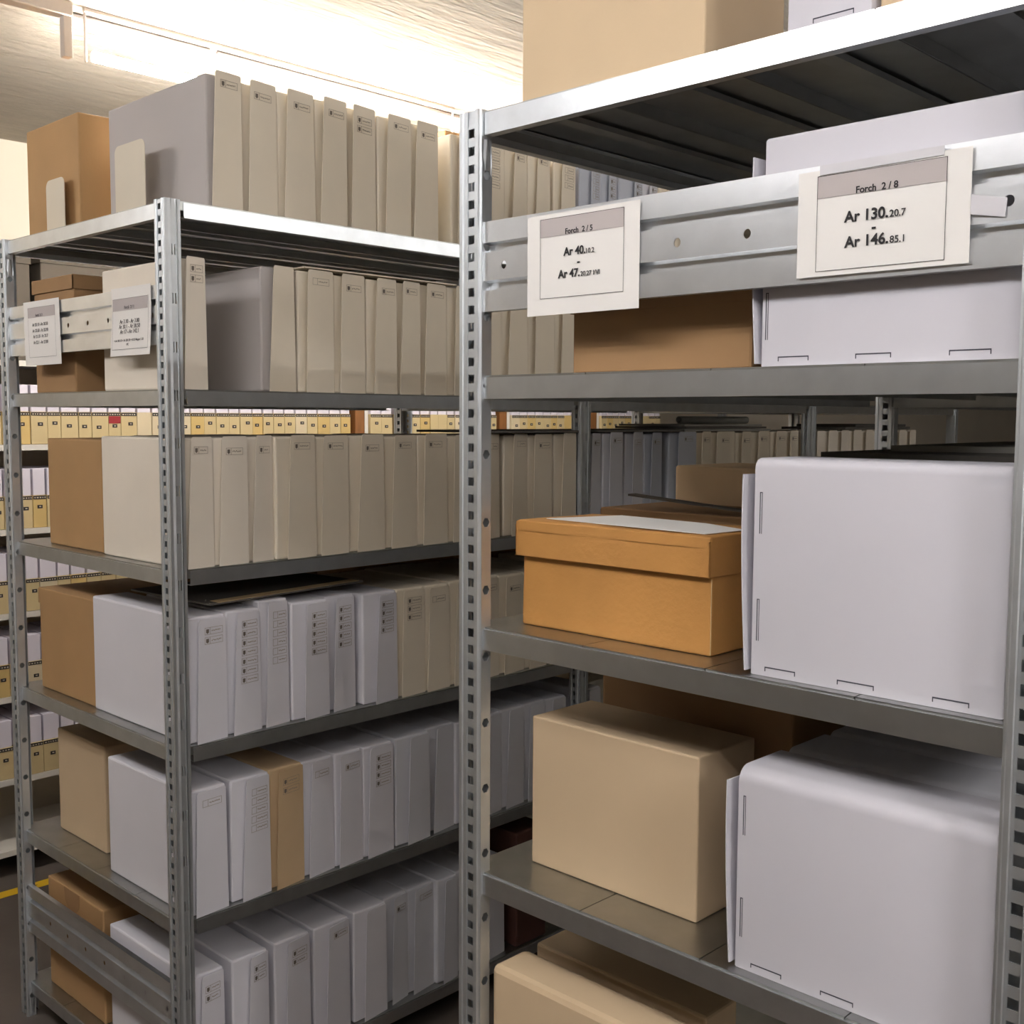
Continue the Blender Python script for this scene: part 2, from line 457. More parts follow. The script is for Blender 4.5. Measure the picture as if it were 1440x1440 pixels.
def archive_box(label, y0, y1, ybody, z, h, hf, dx, n, m, depth, group, taper=None, mb=None):
    """standing board box; the label flap covers y0..y1 of the front, body runs ybody..y1"""
    XF = AX-.0035-dx                     # outermost plane of the flap at its foot
    dy = .78*dx
    y0 += dy; y1 += dy; ybody += dy
    t = thing('archive_box', label, 'archive box', ((XF-depth/2), (ybody+y1)/2, z), group)
    o = t.location.copy()
    lean = random.uniform(.011, .019)
    xb = XF-.0030-lean*.85               # front of the body
    g = G(); g.rbox(xb-depth, xb, ybody, y1-.001, z, z+h, .0045, 2)
    body = build('box_body', g, mb or m, t, o)
    tl = taper if taper is not None else random.uniform(.007, .018)
    tr = random.uniform(0, .003)
    fw = y1-y0
    def P(s, zz, off=0):                 # s 0..1 across, zz metres up; the flap stands off at the upper left
        k = zz/hf
        ya = y0+tl*k; yb = y1-tr*k
        y = ya+(yb-ya)*s
        return (XF-lean*.70*(y-y0)/fw-lean*.12*k+off, y, z+zz)
    g = G()
    top = [P(0, 0), P(1, 0), P(1, hf-.003), P(.965, hf), P(.05, hf), P(.012, hf-.003), P(0, hf-.006)]
    g.sheet([(p[0]-.0018, p[1], p[2]) for p in top], .0018, (1, 0, 0))
    flap = build('label_flap', g, m, t, o)
    if n:
        g = G(); wide = min(.056, fw*.66); s0 = .5-.5*wide/fw+random.uniform(-.04, .08)
        st = stamp_geo(n, wide, random.random() < .25, random.uniform(.016, .026))
        for a, b, za, zb, mi in st:
            g.cur = mi
            pts = [P(s0+a/fw, hf+za), P(s0+b/fw, hf+za), P(s0+b/fw, hf+zb), P(s0+a/fw, hf+zb)]
            g.sheet([(p[0]+.0006, p[1], p[2]) for p in pts], .0003, (1, 0, 0))
        build('label_stamp', g, [M['stamp'], M['stampdark']], flap, o)
    return t

S = 'cream'
rows = [
 # level, name, flap higher than body?, list of (y0, y1, n stamps, material, dx, body start or None)
 (0, 'top shelf', .008, .277, [(.151,.231,1,'cream',0,.146),(.241,.323,1,'cream',0,None),(.334,.425,1,'cream',0,None),(.432,.516,1,'cream',0,None),
   (.521,.604,2,'cream',0,None),(.624,.711,1,'cream',0,None),(.714,.801,1,'cream',0,None),(.862,.935,1,'cream',0,.850),(.950,1.041,5,'cream',0,None),
   (1.059,1.131,1,'cream',0,None),(1.149,1.222,1,'cream',0,None),(1.254,1.328,3,'cream',0,None),(1.381,1.440,4,'bluewhite',0,1.350),(1.461,1.515,3,'bluewhite',0,None),
   (1.580,1.640,2,'bluewhite',0,1.53),(1.655,1.72,1,'white2',0,None),(1.74,1.82,1,'cream',0,None),(1.83,1.91,1,'cream',0,None),(1.92,2.0,1,'cream',0,None),
   (2.01,2.09,1,'cream',0,None),(2.10,2.18,1,'cream',0,None)]),
 (1, 'second shelf', .004, .276, [(.078,.140,2,'cream2',0,.0745),(.288,.365,0,'cream',0,.275),(.388,.472,1,'cream',0,None),(.484,.566,1,'cream',0,None),(.586,.665,1,'cream',0,None),
   (.668,.743,1,'cream',0,None),(.748,.832,1,'cream',0,None),(.850,.94,1,'cream',0,None),(.958,1.029,1,'cream',0,None),(1.045,1.134,1,'cream',0,None),
   (1.154,1.244,1,'cream',0,None),(1.262,1.34,1,'cream',0,None),(1.395,1.45,1,'cream',0,1.393),(1.455,1.54,1,'cream',0,None),(1.55,1.63,1,'cream',0,None),(1.64,1.72,1,'cream',0,None)]),
 (2, 'third shelf', .003, .279, [(.078,.146,1,'cream2',0,.0745),(.154,.234,1,'cream2',0,None),(.2365,.297,1,'cream2',.012,None),(.331,.417,1,'cream',0,.308),(.425,.512,1,'cream',0,None),
   (.532,.625,1,'cream',0,None),(.638,.732,1,'cream',0,None),(.743,.835,1,'cream',0,None),(.846,.95,1,'cream',0,None),(.963,1.029,1,'cream',0,None),
   (1.064,1.139,1,'cream',0,None),(1.151,1.239,1,'cream',0,None),(1.266,1.344,0,'cream',0,None),(1.396,1.461,1,'white2',0,None),(1.484,1.559,1,'white2',0,None),
   (1.596,1.665,1,'white2',0,None),(1.685,1.758,1,'bluewhite',0,None),(1.83,1.945,1,'bluewhite',0,1.80),(1.957,2.035,1,'cream',0,None),(2.045,2.177,1,'cream',0,None),
   (2.20,2.28,1,'cream',0,None),(2.30,2.40,1,'cream',0,None),(2.42,2.51,1,'cream',0,None),(2.52,2.60,1,'cream',0,None),
   (2.71,2.79,0,'cream2',0,2.703),(2.80,2.89,0,'cream2',0,None),(2.90,2.99,0,'cream2',0,None),(3.0,3.09,0,'cream2',0,None),(3.1,3.19,0,'cream2',0,None),
   (3.2,3.29,0,'cream2',0,None),(3.3,3.39,0,'cream2',0,None),(3.4,3.49,0,'cream2',0,None),(3.5,3.59,0,'cream2',0,None)]),
 (3, 'fourth shelf', -.006, .278, [(.093,.173,2,'white',0,.078),(.183,.263,7,'white',.004,.176),(.266,.336,6,'white',.012,None),(.374,.454,5,'white',0,.350),(.457,.532,5,'white',.014,None),
   (.586,.667,4,'white',-.002,.560),(.671,.755,3,'cream',.006,None),(.757,.842,1,'cream',.004,None),(.852,.93,1,'cream',.004,None),(.94,1.03,1,'cream',.004,None),
   (1.04,1.13,1,'cream',.004,None),(1.14,1.22,1,'cream',.004,None),(1.23,1.31,0,'cream',.004,None),(1.395,1.47,0,'cream',.004,1.390),(1.48,1.56,0,'cream',.004,None)]),
 (4, 'fifth shelf', -.004, .281, [(.082,.168,1,'white',0,.0745),(.200,.282,5,'white',0,.180),(.291,.376,2,'tanbox',0,None),(.382,.464,1,'white',.004,None),(.471,.549,1,'white',.002,None),
   (.559,.648,4,'white',-.001,None),(.689,.772,0,'white2',-.002,.658),(.779,.862,0,'white2',.012,None),(.872,.95,1,'white2',.008,None),(.96,1.04,0,'white2',.008,None),
   (1.05,1.13,0,'white2',.008,None),(1.14,1.22,0,'white2',.008,None),(1.23,1.31,0,'white2',.008,None),(1.395,1.47,0,'white2',.008,1.388)]),
 (5, 'lowest shelf', -.004, .283, [(.086,.155,2,'white',0,.0745),(.205,.273,2,'white',0,.178),(.312,.391,2,'white',0,.292),(.427,.510,1,'white',0,.404),(.545,.625,0,'white',0,.522),
   (.636,.698,1,'white2',.014,None),(.708,.790,1,'white2',.014,None),(.812,.872,0,'white2',0,.80),(.885,.96,0,'white2',.01,None),(.975,1.055,1,'white2',.01,None)]),
]
tone = {'cream': 'cream', 'cream2': 'pale cream', 'white': 'white', 'white2': 'greyish white', 'bluewhite': 'blue-grey', 'tanbox': 'tan'}
num = {0: 'blank flap', 1: 'one stamp', 2: 'two stamps', 3: 'three stamps', 4: 'four stamps', 5: 'five stamps', 6: 'six stamps', 7: 'seven stamps'}
DEP = {0: .33, 1: .33, 2: .36, 3: .36, 4: .36, 5: .36}
FIRST = {0: .435, 1: .338, 2: .366, 3: .437, 4: .374, 5: .385}
for lv, nm, up, h, lst in rows:
    prev = None
    for i, (y0, y1, n, mn, dx, yb) in enumerate(lst):
        if yb is None: yb = max(prev+.0015-.78*dx, y0-.016)
        hh = h+random.uniform(-.002, .002)+(.014 if (lv, i) == (3, 2) else 0)
        lab = '%s archive box, %s, %s from corner post, left rack\'s %s' % (tone[mn], num[n], nth(i+1), nm)
        dep = FIRST[lv] if i == 0 else DEP[lv]
        archive_box(lab, y0, y1, yb, ZA[lv]+TP+.0004, hh, hh+up, dx, n, M[mn], dep, 'archive boxes on the left rack\'s '+nm, mb=M['shadedbody'] if (lv, i) in ((0, 0), (1, 1)) else None)
        prev = y1+.78*dx

# ------------------------------------------------------------------ boxes of the left rack's far side
def plain_box(name, label, cat, x0, x1, y0, y1, z0, z1, m, lid=0, r=.004, over=.004, group=None, seam=False):
    t = thing(name, label, cat, ((x0+x1)/2, (y0+y1)/2, z0), group)
    o = t.location.copy()
    if lid:
        g = G(); g.rbox(x0+over, x1-over, y0+over, y1-over, z0, z1-.006, r); build('box_body', g, m, t, o)
        g = G(); k = .002
        # lid: a shallow tray turned over the body
        g.rbox(x0, x1, y0, y1, z1-.005, z1, .0022)
        g.box(x0, x1, y0, y0+k, z1-lid, z1-.003); g.box(x0, x1, y1-k, y1, z1-lid, z1-.003)
        g.box(x0, x0+k, y0, y1, z1-lid, z1-.003); g.box(x1-k, x1, y0, y1, z1-lid, z1-.003)
        build('lid', g, m, t, o)
    else:
        g = G(); g.rbox(x0, x1, y0, y1, z0, z1, r); build('box_body', g, m, t, o)
    if seam:
        g = G(); g.box(x0+.01, x1-.004, y0+.05, y0+.052, z1, z1+.0006); build('closing_seam', g, M['slot'], t, o)
    return t
z = [q+TP+.0004 for q in ZA]
plain_box('cardboard_box', 'tall tan cardboard box behind a bookend on top of the left rack', 'box', -1.738, -1.445, .10, .50, z[0], 2.333, M['brown'])
plain_box('cardboard_box', 'brown lidded box behind the left sign on the left rack\'s end plate', 'box', -1.675, -1.443, .075, .42, z[1], 1.950, M['brown2'], .034)
plain_box('cardboard_box', 'brown box beside the white box on the left rack\'s third shelf', 'box', -1.632, -1.338, .085, .42, z[2], 1.555, M['brown'])
plain_box('cardboard_box', 'large brown lidded box at the left end of the fourth shelf', 'box', -1.705, -1.390, .082, .40, z[3], 1.166, M['brown'], .040, over=.0015)
plain_box('cardboard_box', 'second brown box behind the lidded one on the fourth shelf', 'box', -1.68, -1.40, .405, .75, z[3], 1.178, M['brown2'])
plain_box('cardboard_box', 'tan box on the left rack\'s fifth shelf beside the white box', 'box', -1.690, -1.425, .115, .46, z[4], .789, M['beige'])
t = plain_box('mailing_box', 'brown mailing box with a tuck tab on the left rack\'s lowest shelf', 'box', -1.70, -1.385, .082, .44, z[5], .392, M['brown'], 0)
g = G(); zt = .392
pts = [(-1.60, zt), (-1.51, zt), (-1.515, zt-.035), (-1.53, zt-.05), (-1.58, zt-.05), (-1.595, zt-.035)]
g.sheet([(px, .0817, pz) for px, pz in pts], .0008, (0, -1, 0)); build('tuck_tab', g, M['brown2'], t, t.location)
for k, ya in enumerate((1.15, 1.52, 1.89)):
    plain_box('cardboard_box', '%s tall tan box behind the flaps on top of the left rack' % ('nearest', 'middle', 'furthest')[k],
              'box', -1.66, -1.30, ya, ya+.355, z[0], 2.455, M['brown'], group='tall tan boxes on the left rack')
for lv, nm in ((2, 'third'), (4, 'fifth'), (5, 'lowest')):  # back-row boxes added to keep the gaps above the boxes dark
    plain_box('cardboard_box', 'dim brown box further in on the far side of the left rack\'s %s shelf' % nm, 'box', -1.69, -1.36, .50, .86, z[lv], z[lv]+.262, M['brown2'])
for k in range(4):  # added to shut out the lit far rack and keep this gap black
    plain_box('cardboard_box', 'dark brown light-blocking box added at the back of the fourth shelf, %s beyond the end boxes' % nth(k+1), 'box', -1.69, -1.36, .87+.40*k+(.11 if k > 0 else 0), 1.24+.40*k+(.11 if k > 0 else 0), z[3], z[3]+.325, M['brown2'])
plain_box('cardboard_box', 'gap-darkening brown box added on the far side of the second shelf', 'box', -1.69, -1.36, .48, .84, z[1], z[1]+.255, M['brown2'])  # another back-row box added for a dark gap
# dark red-brown case beyond the last box of the lowest shelf
t = thing('document_case', 'dark red-brown case with a pale label on the lowest shelf, beyond the white boxes', 'case', (-1.1, 1.16, z[5]))
g = G(); g.rbox(-1.28, -.945, 1.10, 1.225, z[5], z[5]+.335, .005); build('case_body', g, M['darkbook'], t, t.location)
g = G(); g.box(-.9448, -.944, 1.178, 1.192, z[5]+.19, z[5]+.29); build('case_label', g, M['greypaper'], t, t.location)

# bookends on the top shelf
def bookend(label, x0, x1, y, h):
    t = thing('bookend', label, 'bookend', ((x0+x1)/2, y, z[0]))
    g = G(); zz = z[0]; r = .018
    arc = [(x1-r+r*math.cos(a), zz+h-r+r*math.sin(a)) for a in [i*math.pi/12 for i in range(7)]]
    arc += [(x0+r+r*math.cos(a), zz+h-r+r*math.sin(a)) for a in [math.pi/2+i*math.pi/12 for i in range(7)]]
    g.sheet([(x0, y, zz+.0005), (x1, y, zz+.0005)]+[(a, y, b) for a, b in arc], .0014, (0, 1, 0))
    build('upright_plate', g, M['bookend'], t, t.location)
    g = G(); g.box(x0+.004, x1-.004, y-.012 if y > .08 else y-.008, y, zz+.0003, zz+.0018); build('foot_plate', g, M['bookend'], t, t.location)
bookend('small cream metal bookend against the tan box on the top shelf', -1.580, -1.480, .078, .128)
bookend('larger cream metal bookend casting a shadow on the top corner box', -1.250, -1.113, .092, .160)

# boards and sheets lying on the boxes
zt = ZA[3]+TP+.296
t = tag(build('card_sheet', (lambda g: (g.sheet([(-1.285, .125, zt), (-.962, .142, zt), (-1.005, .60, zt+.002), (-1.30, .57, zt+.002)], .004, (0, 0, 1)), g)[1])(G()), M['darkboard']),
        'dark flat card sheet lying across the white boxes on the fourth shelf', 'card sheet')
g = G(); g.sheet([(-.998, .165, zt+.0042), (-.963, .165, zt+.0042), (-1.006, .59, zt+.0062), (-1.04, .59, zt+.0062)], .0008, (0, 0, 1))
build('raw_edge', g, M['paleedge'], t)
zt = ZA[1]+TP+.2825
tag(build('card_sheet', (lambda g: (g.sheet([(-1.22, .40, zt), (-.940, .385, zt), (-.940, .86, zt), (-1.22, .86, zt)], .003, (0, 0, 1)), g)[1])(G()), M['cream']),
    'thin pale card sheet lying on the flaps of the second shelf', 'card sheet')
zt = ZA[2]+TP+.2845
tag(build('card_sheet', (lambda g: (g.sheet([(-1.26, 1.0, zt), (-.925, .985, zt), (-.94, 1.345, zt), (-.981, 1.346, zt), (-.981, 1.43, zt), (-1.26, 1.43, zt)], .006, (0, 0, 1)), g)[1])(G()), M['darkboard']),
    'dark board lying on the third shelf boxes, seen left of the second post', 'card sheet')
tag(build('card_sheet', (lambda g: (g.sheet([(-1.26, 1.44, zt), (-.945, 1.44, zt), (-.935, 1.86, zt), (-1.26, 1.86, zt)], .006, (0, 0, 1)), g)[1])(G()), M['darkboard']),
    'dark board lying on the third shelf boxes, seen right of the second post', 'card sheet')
# folders with a rolled sheet on top
for k in range(3):
    za = zt+k*.008
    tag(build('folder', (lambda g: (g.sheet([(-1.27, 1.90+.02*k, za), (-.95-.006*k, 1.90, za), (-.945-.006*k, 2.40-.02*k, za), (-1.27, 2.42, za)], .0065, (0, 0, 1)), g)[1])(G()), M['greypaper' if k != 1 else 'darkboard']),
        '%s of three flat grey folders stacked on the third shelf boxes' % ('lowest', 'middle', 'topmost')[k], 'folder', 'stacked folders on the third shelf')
g = G()
c = Vector((-.99, 1.96, zt+.0250+.0125)); pr = []
for i in range(28):
    a = i/27*3.2*math.pi; r = .0122-.0022*i/27
    pr.append((r*math.cos(a-2), r*math.sin(a-2)))
ya, yb = 1.96, 2.3
for (a0, b0), (a1, b1) in zip(pr, pr[1:]):
    g.face([(c.x-.04+a0, ya, c.z+b0), (c.x-.04+a1, ya, c.z+b1), (c.x+.005+a1, yb, c.z+b1), (c.x+.005+a0, yb, c.z+b0)])
tag(build('rolled_sheet', g, M['greypaper'], solid=.0008), 'rolled grey paper sheet lying on the folders of the third shelf', 'paper roll')
# papers stacked in the third bay
for k in range(2):
    za = zt+.0005+k*.011
    tag(build('binder', (lambda g: (g.rbox(-1.25, -.96-.02*k, 2.98+.12*k, 3.55, za, za+.0105, .002), g)[1])(G()), M['darkboard']),
        '%s dark binder lying on the furthest boxes of the third shelf' % ('lower', 'upper')[k], 'binder', 'dark binders beyond the near rack')

# ------------------------------------------------------------------ near rack: signs
def text(s, size, x, zc, bold=0, align='CENTER'):
    cu = bpy.data.curves.new('t', 'FONT'); cu.body = s; cu.size = size; cu.align_x = align; cu.align_y = 'CENTER'
    cu.offset = bold; cu.extrude = .00012; cu.resolution_u = 4
    ob = bpy.data.objects.new('t', cu); COL.objects.link(ob)
    dg = bpy.context.evaluated_depsgraph_get(); dg.update()
    me = bpy.data.meshes.new_from_object(ob.evaluated_get(dg))
    vs = [(x+v.co.x, v.co.z, zc+v.co.y) for v in me.vertices]; fs = [tuple(p.vertices) for p in me.polygons]
    wd = (min(v[0] for v in vs), max(v[0] for v in vs)) if vs else (x, x)
    bpy.data.objects.remove(ob); bpy.data.curves.remove(cu); bpy.data.meshes.remove(me)
    return vs, fs, wd

def sign(label, x0, x1, z0, z1, y, lines, band, frame, tilt=0, curl=0, tz=0, group=None, ink='ink'):
    """paper sign hanging in front of the plate; lines = [(parts, centre s, centre t from top)], parts = [(text, size, bold)]"""
    t = thing('paper_sign', label, 'sign', ((x0+x1)/2, y, z0), group)
    t.rotation_euler = (0, tz, 0)
    W, H = x1-x0, z1-z0
    xc = (x0+x1)/2; o = (xc, y, z0)
    bend = lambda p: (p[0], p[1]-curl*max(0, 1-(p[2]-z0)/H)**2, p[2])
    g = G(); N = 8
    for i in range(N):
        za, zb = z0+H*i/N, z0+H*(i+1)/N
        fr = [bend((x0+tilt*(1-i/N), y, za)), bend((x1+tilt*(1-i/N), y, za)), bend((x1+tilt*(1-(i+1)/N), y, zb)), bend((x0+tilt*(1-(i+1)/N), y, zb))]
        g.face(fr)
    build('paper', g, M['paper'], t, o, solid=.0004)
    b0, b1, bt, bb = band
    g = G()
    fx0, fx1, ft_, fb = frame
    def rect(a, b, ta, tb, dy):
        n = 6
        for i in range(n):
            t0, t1 = ta+(tb-ta)*i/n, ta+(tb-ta)*(i+1)/n
            pts = [bend((x0+W*a+tilt*t1, y, z1-H*t1)), bend((x0+W*b+tilt*t1, y, z1-H*t1)), bend((x0+W*b+tilt*t0, y, z1-H*t0)), bend((x0+W*a+tilt*t0, y, z1-H*t0))]
            g.face([(p[0], p[1]-dy, p[2]) for p in pts])
    rect(b0, b1, bt, bb, .0007)
    build('header_band', g, M['band'], t, o)
    g = G(); e = .0006
    rect(fx0, fx1, fb-e/H, fb, .0009); rect(fx0, fx1, ft_, ft_+e/H, .0009)
    rect(fx0, fx0+e/W, ft_, fb, .0009); rect(fx1-e/W, fx1, ft_, fb, .0009)
    build('printed_frame', g, M[ink], t, o)
    g = G()
    for parts, cs, ct in lines:
        zc = z1-H*ct; x = 0; got = []
        for s, size, bold in parts:
            vs, fs, wd = text(s, size, 0, 0, bold, 'LEFT')
            base = size*.0
            sh = x-wd[0]
            got.append(([(v[0]+sh, v[1], v[2]-(0 if size == parts[0][1] else (parts[0][1]-size)*.32)) for v in vs], fs)); x += wd[1]-wd[0]+size*.10
        for vs, fs in got:
            g.mesh([(lambda p: (p[0], p[1]-.0011-v[1], p[2]))(bend((x0+W*cs-x/2+v[0]+tilt*ct, y, zc+v[2]))) for v in vs], fs)
    build('printed_text', g, M[ink], t, o)
    return t

k = .135
s1 = sign('white paper sign reading Forch 2 / 5 at left of the near rack\'s end plate', .130, .3245, 1.7515, 1.8865, -.0035,
     [([('Forch  2 / 5', .0102, .00022)], .485, .195), ([('Ar 40.', .0150, .0004), ('10.2', .0090, .0001)], .485, .395), ([('-', .0150, .0004)], .485, .50),
      ([('Ar 47.', .0150, .0004), ('20.27 I/VI', .0086, .0001)], .485, .61)], (.125, .873, .045, .225), (.125, .873, .045, .835))
s2 = sign('white paper sign reading Forch 2 / 8 at right of the near rack\'s end plate', .5485, .7435, 1.7700, 1.8855, -.0035,
     [([('Forch  2 / 8', .0102, .00022)], .485, .235), ([('Ar 130.', .0165, .0004), ('20.7', .0105, .0001)], .475, .475), ([('-', .0160, .0004)], .475, .59),
      ([('Ar 146.', .0165, .0004), ('85.1', .0105, .0001)], .475, .71)], (.122, .872, .055, .265), (.122, .872, .055, .955))
g = G(); g.sheet([(.7437, -.0042, 1.818), (.7437, -.0042, 1.838), (.779, -.0016, 1.830), (.777, -.0016, 1.812)], .0003, (0, -1, 0))
build('adhesive_tape', g, M['tape'], s2, (.646, -.0035, 1.77))
g = G(); g.sheet([(.575, -.0044, 1.880), (.715, -.0044, 1.881), (.715, -.0044, 1.8905), (.575, -.0044, 1.8905)], .0003, (0, -1, 0))
build('adhesive_tape', g, M['tape'], s2, (.646, -.0035, 1.77))
sa = [('Ar 20.10', 'Ar 20.50'), ('Ar 20.60', 'Ar 20.90'), ('Ar 21.10', 'Ar 21.7'), ('Ar 22.1', 'Ar 27.80')]
sign('tall paper sign at the left of the left rack\'s end plate', -1.645, -1.443, 1.7350, 1.8915, AY-.0035,
     [([('Forch  2 / 3', .0085, .0001)], .45, .225)]+[([(a+' - '+b, .0110, .00005)], .47, .37+.092*i) for i, (a, b) in enumerate(sa)],
     (.13, .885, .10, .255), (.13, .885, .10, .875), tilt=.006, ink='ink_grey')
sb = [('Ar 3.10', 'Ar 3.80'), ('Ar 30.1', 'Ar 38.50'), ('Ar 17', 'Ar 142.1')]
sign('tall paper sign at the right of the left rack\'s end plate, its lower edge lifting', -1.179, -1.0030, 1.7420, 1.8900, AY-.0035,
     [([('Forch  2 / 1', .0095, .0001)], .47, .295)]+[([(a+' - '+b, .0125, .00005)], .48, .50+.075*i) for i, (a, b) in enumerate(sb)] +
     [([('+ Ar 201.10 + Ar 201.30 + SOZ Mappe 1-20', .0072, .00002)], .47, .775), ([('HC', .0075, .00002)], .45, .835)],
     (.045, .925, .16, .335), (.045, .945, .16, .905), tilt=.005, curl=.008, ink='ink_grey')

# ------------------------------------------------------------------ near rack: boxes
zb = [q+TP+.0004 for q in ZB]
def white_box(label, x0, x1, y0, y1, z0, z1, rt=.012, flap=True, mm='white', vslots=(), hslots=(), group=None):
    """white folded archive box: body with a soft front top edge, closing flap at the left, tab slots along its edges"""
    t = thing('archive_box', label, 'archive box', ((x0+x1)/2, (y0+y1)/2, z0), group)
    o = t.location.copy()
    n = 7
    prof = [(y0+.0006*0, z0), (y1, z0), (y1, z1-.004), (y1-.004, z1)]
    prof += [(y0+rt-rt*math.sin(a), z1-rt+rt*math.cos(a)) for a in [i*math.pi/2/n for i in range(n+1)]]
    g = G(); k = len(prof); e = .003
    def ring(x, s):
        cy, cz = (y0+y1)/2, (z0+z1)/2
        return [(x, cy+(p-cy)*(1-s/(y1-y0)*2), cz+(q-cz)*(1-s/(z1-z0)*2)) for p, q in prof]
    rs = [ring(x0, e), ring(x0+e*.3, e*.3), ring(x0+e, 0), ring(x1-e, 0), ring(x1-e*.3, e*.3), ring(x1, e)]
    vs = sum(rs, [])
    fs = [tuple(range(k-1, -1, -1)), tuple(range(5*k, 6*k))]
    for a in range(5):
        fs += [(a*k+i, a*k+(i+1) % k, (a+1)*k+(i+1) % k, (a+1)*k+i) for i in range(k)]
    g.mesh(vs, fs)
    b = build('box_body', g, M[mm], t, o)
    for p in b.data.polygons: p.use_smooth = True
    b.data.shade_flat() if False else None
    try:
        bm = bmesh.new(); bm.from_mesh(b.data)
        for ed in bm.edges:
            if len(ed.link_faces) == 2 and ed.calc_face_angle(0) > .5: ed.smooth = False
        bm.to_mesh(b.data); bm.free()
    except Exception: pass
    if flap:
        g = G(); h = z1-z0
        pts = []
        out = [(y0-.006, .012), (y0+.10, .0), (y0+.10, h-.02), (y0+.03, h-.012), (y0-.002, h-.014), (y0-.008, h-.022)]
        N = 8
        vs = []; 
        for i in range(N+1):
            u = i/N; zz = z0+.004+(h-.024)*u
            lean = -.004-.008*math.sin(u*1.9)
            for yy in (y0-.004, y0+.012, y0+.05): vs.append((x0+lean+(yy-y0)*.05, yy, zz))
        fs = []
        for i in range(N):
            for j in range(2): fs.append((i*3+j, i*3+j+1, i*3+j+4, i*3+j+3))
        g.mesh(vs, fs); build('side_flap', g, M[mm], t, o, solid=.0018)
    for (x, za, zc) in vslots:
        g = G()
        g.sheet([(x-.0022, y0-.0004, za), (x-.0012, y0-.0004, za), (x-.0012, y0-.0004, zc-.001), (x+.0006, y0-.0004, zc-.001), (x+.0006, y0-.0004, za), (x+.0012, y0-.0004, za), (x+.0012, y0-.0004, zc), (x-.0022, y0-.0004, zc)], .0006, (0, 1, 0))
        build('tab_slot', g, M['slot'], b, o)
    for (xa, xc, zz) in hslots:
        g = G(); y = y0-.0004
        g.sheet([(xa, y, zz), (xa+.001, y, zz), (xa+.001, y, zz+.0042), (xc-.001, y, zz+.0042), (xc-.001, y, zz), (xc, y, zz), (xc, y, zz+.0056), (xa, y, zz+.0056)], .0006, (0, 1, 0))
        build('tab_slot', g, M['slot'], b, o)
    return t

GW = 'white boxes on the near rack\'s end'
white_box('white archive box behind the Forch 2 / 8 sign on the near rack', .4885, .790, .0215, .120, zb[1], 1.9385, .004, True, 'boxwhite', [(.4965, 1.705, 1.76)], [(.512, .552, zb[1]+.006), (.610, .652, zb[1]+.006), (.716, .760, zb[1]+.006)])
white_box('white archive box beside the orange-brown lidded box on the near rack', .4845, .788, .020, .125, zb[2], 1.5655, .012, True, 'boxwhite', [(.4955, 1.475, 1.525), (.4945, 1.345, 1.396)], [(.505, .546, zb[2]+.006), (.600, .645, zb[2]+.006), (.712, .752, zb[2]+.006)])
white_box('white archive box beside the beige box on the near rack\'s fourth shelf', .4710, .788, .020, .120, zb[3], 1.1855, .020, True, 'boxwhite', [(.4820, 1.10, 1.15), (.4805, .97, 1.02)], [(.495, .538, zb[3]+.006), (.590, .632, zb[3]+.006)])
white_box('second white box in the dark behind the white box on the fourth shelf', .4700, .780, .135, .235, zb[3], 1.1830, .016, False, 'white2')
white_box('third white box deep in the dark on the fourth shelf', .4700, .780, .245, .345, zb[3], 1.1830, .016, False, 'white2')
white_box('white box in the dark behind the large white box on the third shelf', .4800, .785, .135, .235, zb[2], 1.5615, .010, False, 'white2')
white_box('white box behind the Forch 2 / 8 sign\'s box, hidden in its shade', .4885, .785, .130, .235, zb[1], 1.9300, .006, False, 'white2')
white_box('white box standing on the near rack\'s top shelf beside the beige box', .512, .616, .024, .36, zb[0], 2.330, .004, False, 'boxwhite', [], [(.545, .595, zb[0]+.008)])
plain_box('cardboard_box', 'cream box right of the white box on the near rack\'s top shelf', 'box', .622, .742, .030, .36, zb[0], 2.34, M['beige'])
plain_box('cardboard_box', 'large beige cardboard box on the near rack\'s top shelf, cut by the frame', 'box', .066, .3805, .050, .236, zb[0], 2.36, M['beige'], r=.003)
plain_box('cardboard_box', 'flat brown lidded box behind the near rack\'s end plate', 'box', .152, .4520, .062, .36, zb[1], 1.800, M['brown2'], .042, over=.0025)
plain_box('cardboard_box', 'beige box beside the white box on the near rack\'s fourth shelf', 'box', .0630, .3690, .084, .222, zb[3], 1.159, M['beige'], r=.0025)
plain_box('cardboard_box', 'brown box in the dark behind the beige box on the fourth shelf', 'box', .045, .40, .272, .52, zb[3], 1.215, M['brown2'])
plain_box('cardboard_box', 'cream box at the lower left corner of the near rack', 'box', .050, .370, .010, .086, zb[4], .787, M['beige'], r=.010)
plain_box('cardboard_box', 'second cream box just behind the lower left corner box', 'box', .052, .372, .108, .186, zb[4], .788, M['beige'], r=.004)
plain_box('cardboard_box', 'brown box behind the orange-brown lidded box on the third shelf', 'box', .045, .400, .262, .44, zb[2], 1.468, M['brown2'], .035)
plain_box('cardboard_box', 'grey-tan box rising behind the orange-brown lidded box', 'box', .040, .37, .472, .66, zb[2], 1.530, M['tanbox'])
for q, nm, top in ((1, 'second', .245), (2, 'third', .255), (3, 'fourth', .250)):  # hidden boxes added to keep lamp light off the left rack's second bay
    for k in range(9):
        y = {1: .245, 2: .67, 3: .355}[q]+.255*k
        if y > 2.3: break
        if y < 1.35 and y+.25 > 1.30: continue
        plain_box('cardboard_box', 'dim white box deep inside the near rack\'s %s shelf, %s behind the end boxes' % (nm, nth(k+1)), 'box', .48, .79, y, y+.245, zb[q], zb[q]+top, M['white2'])
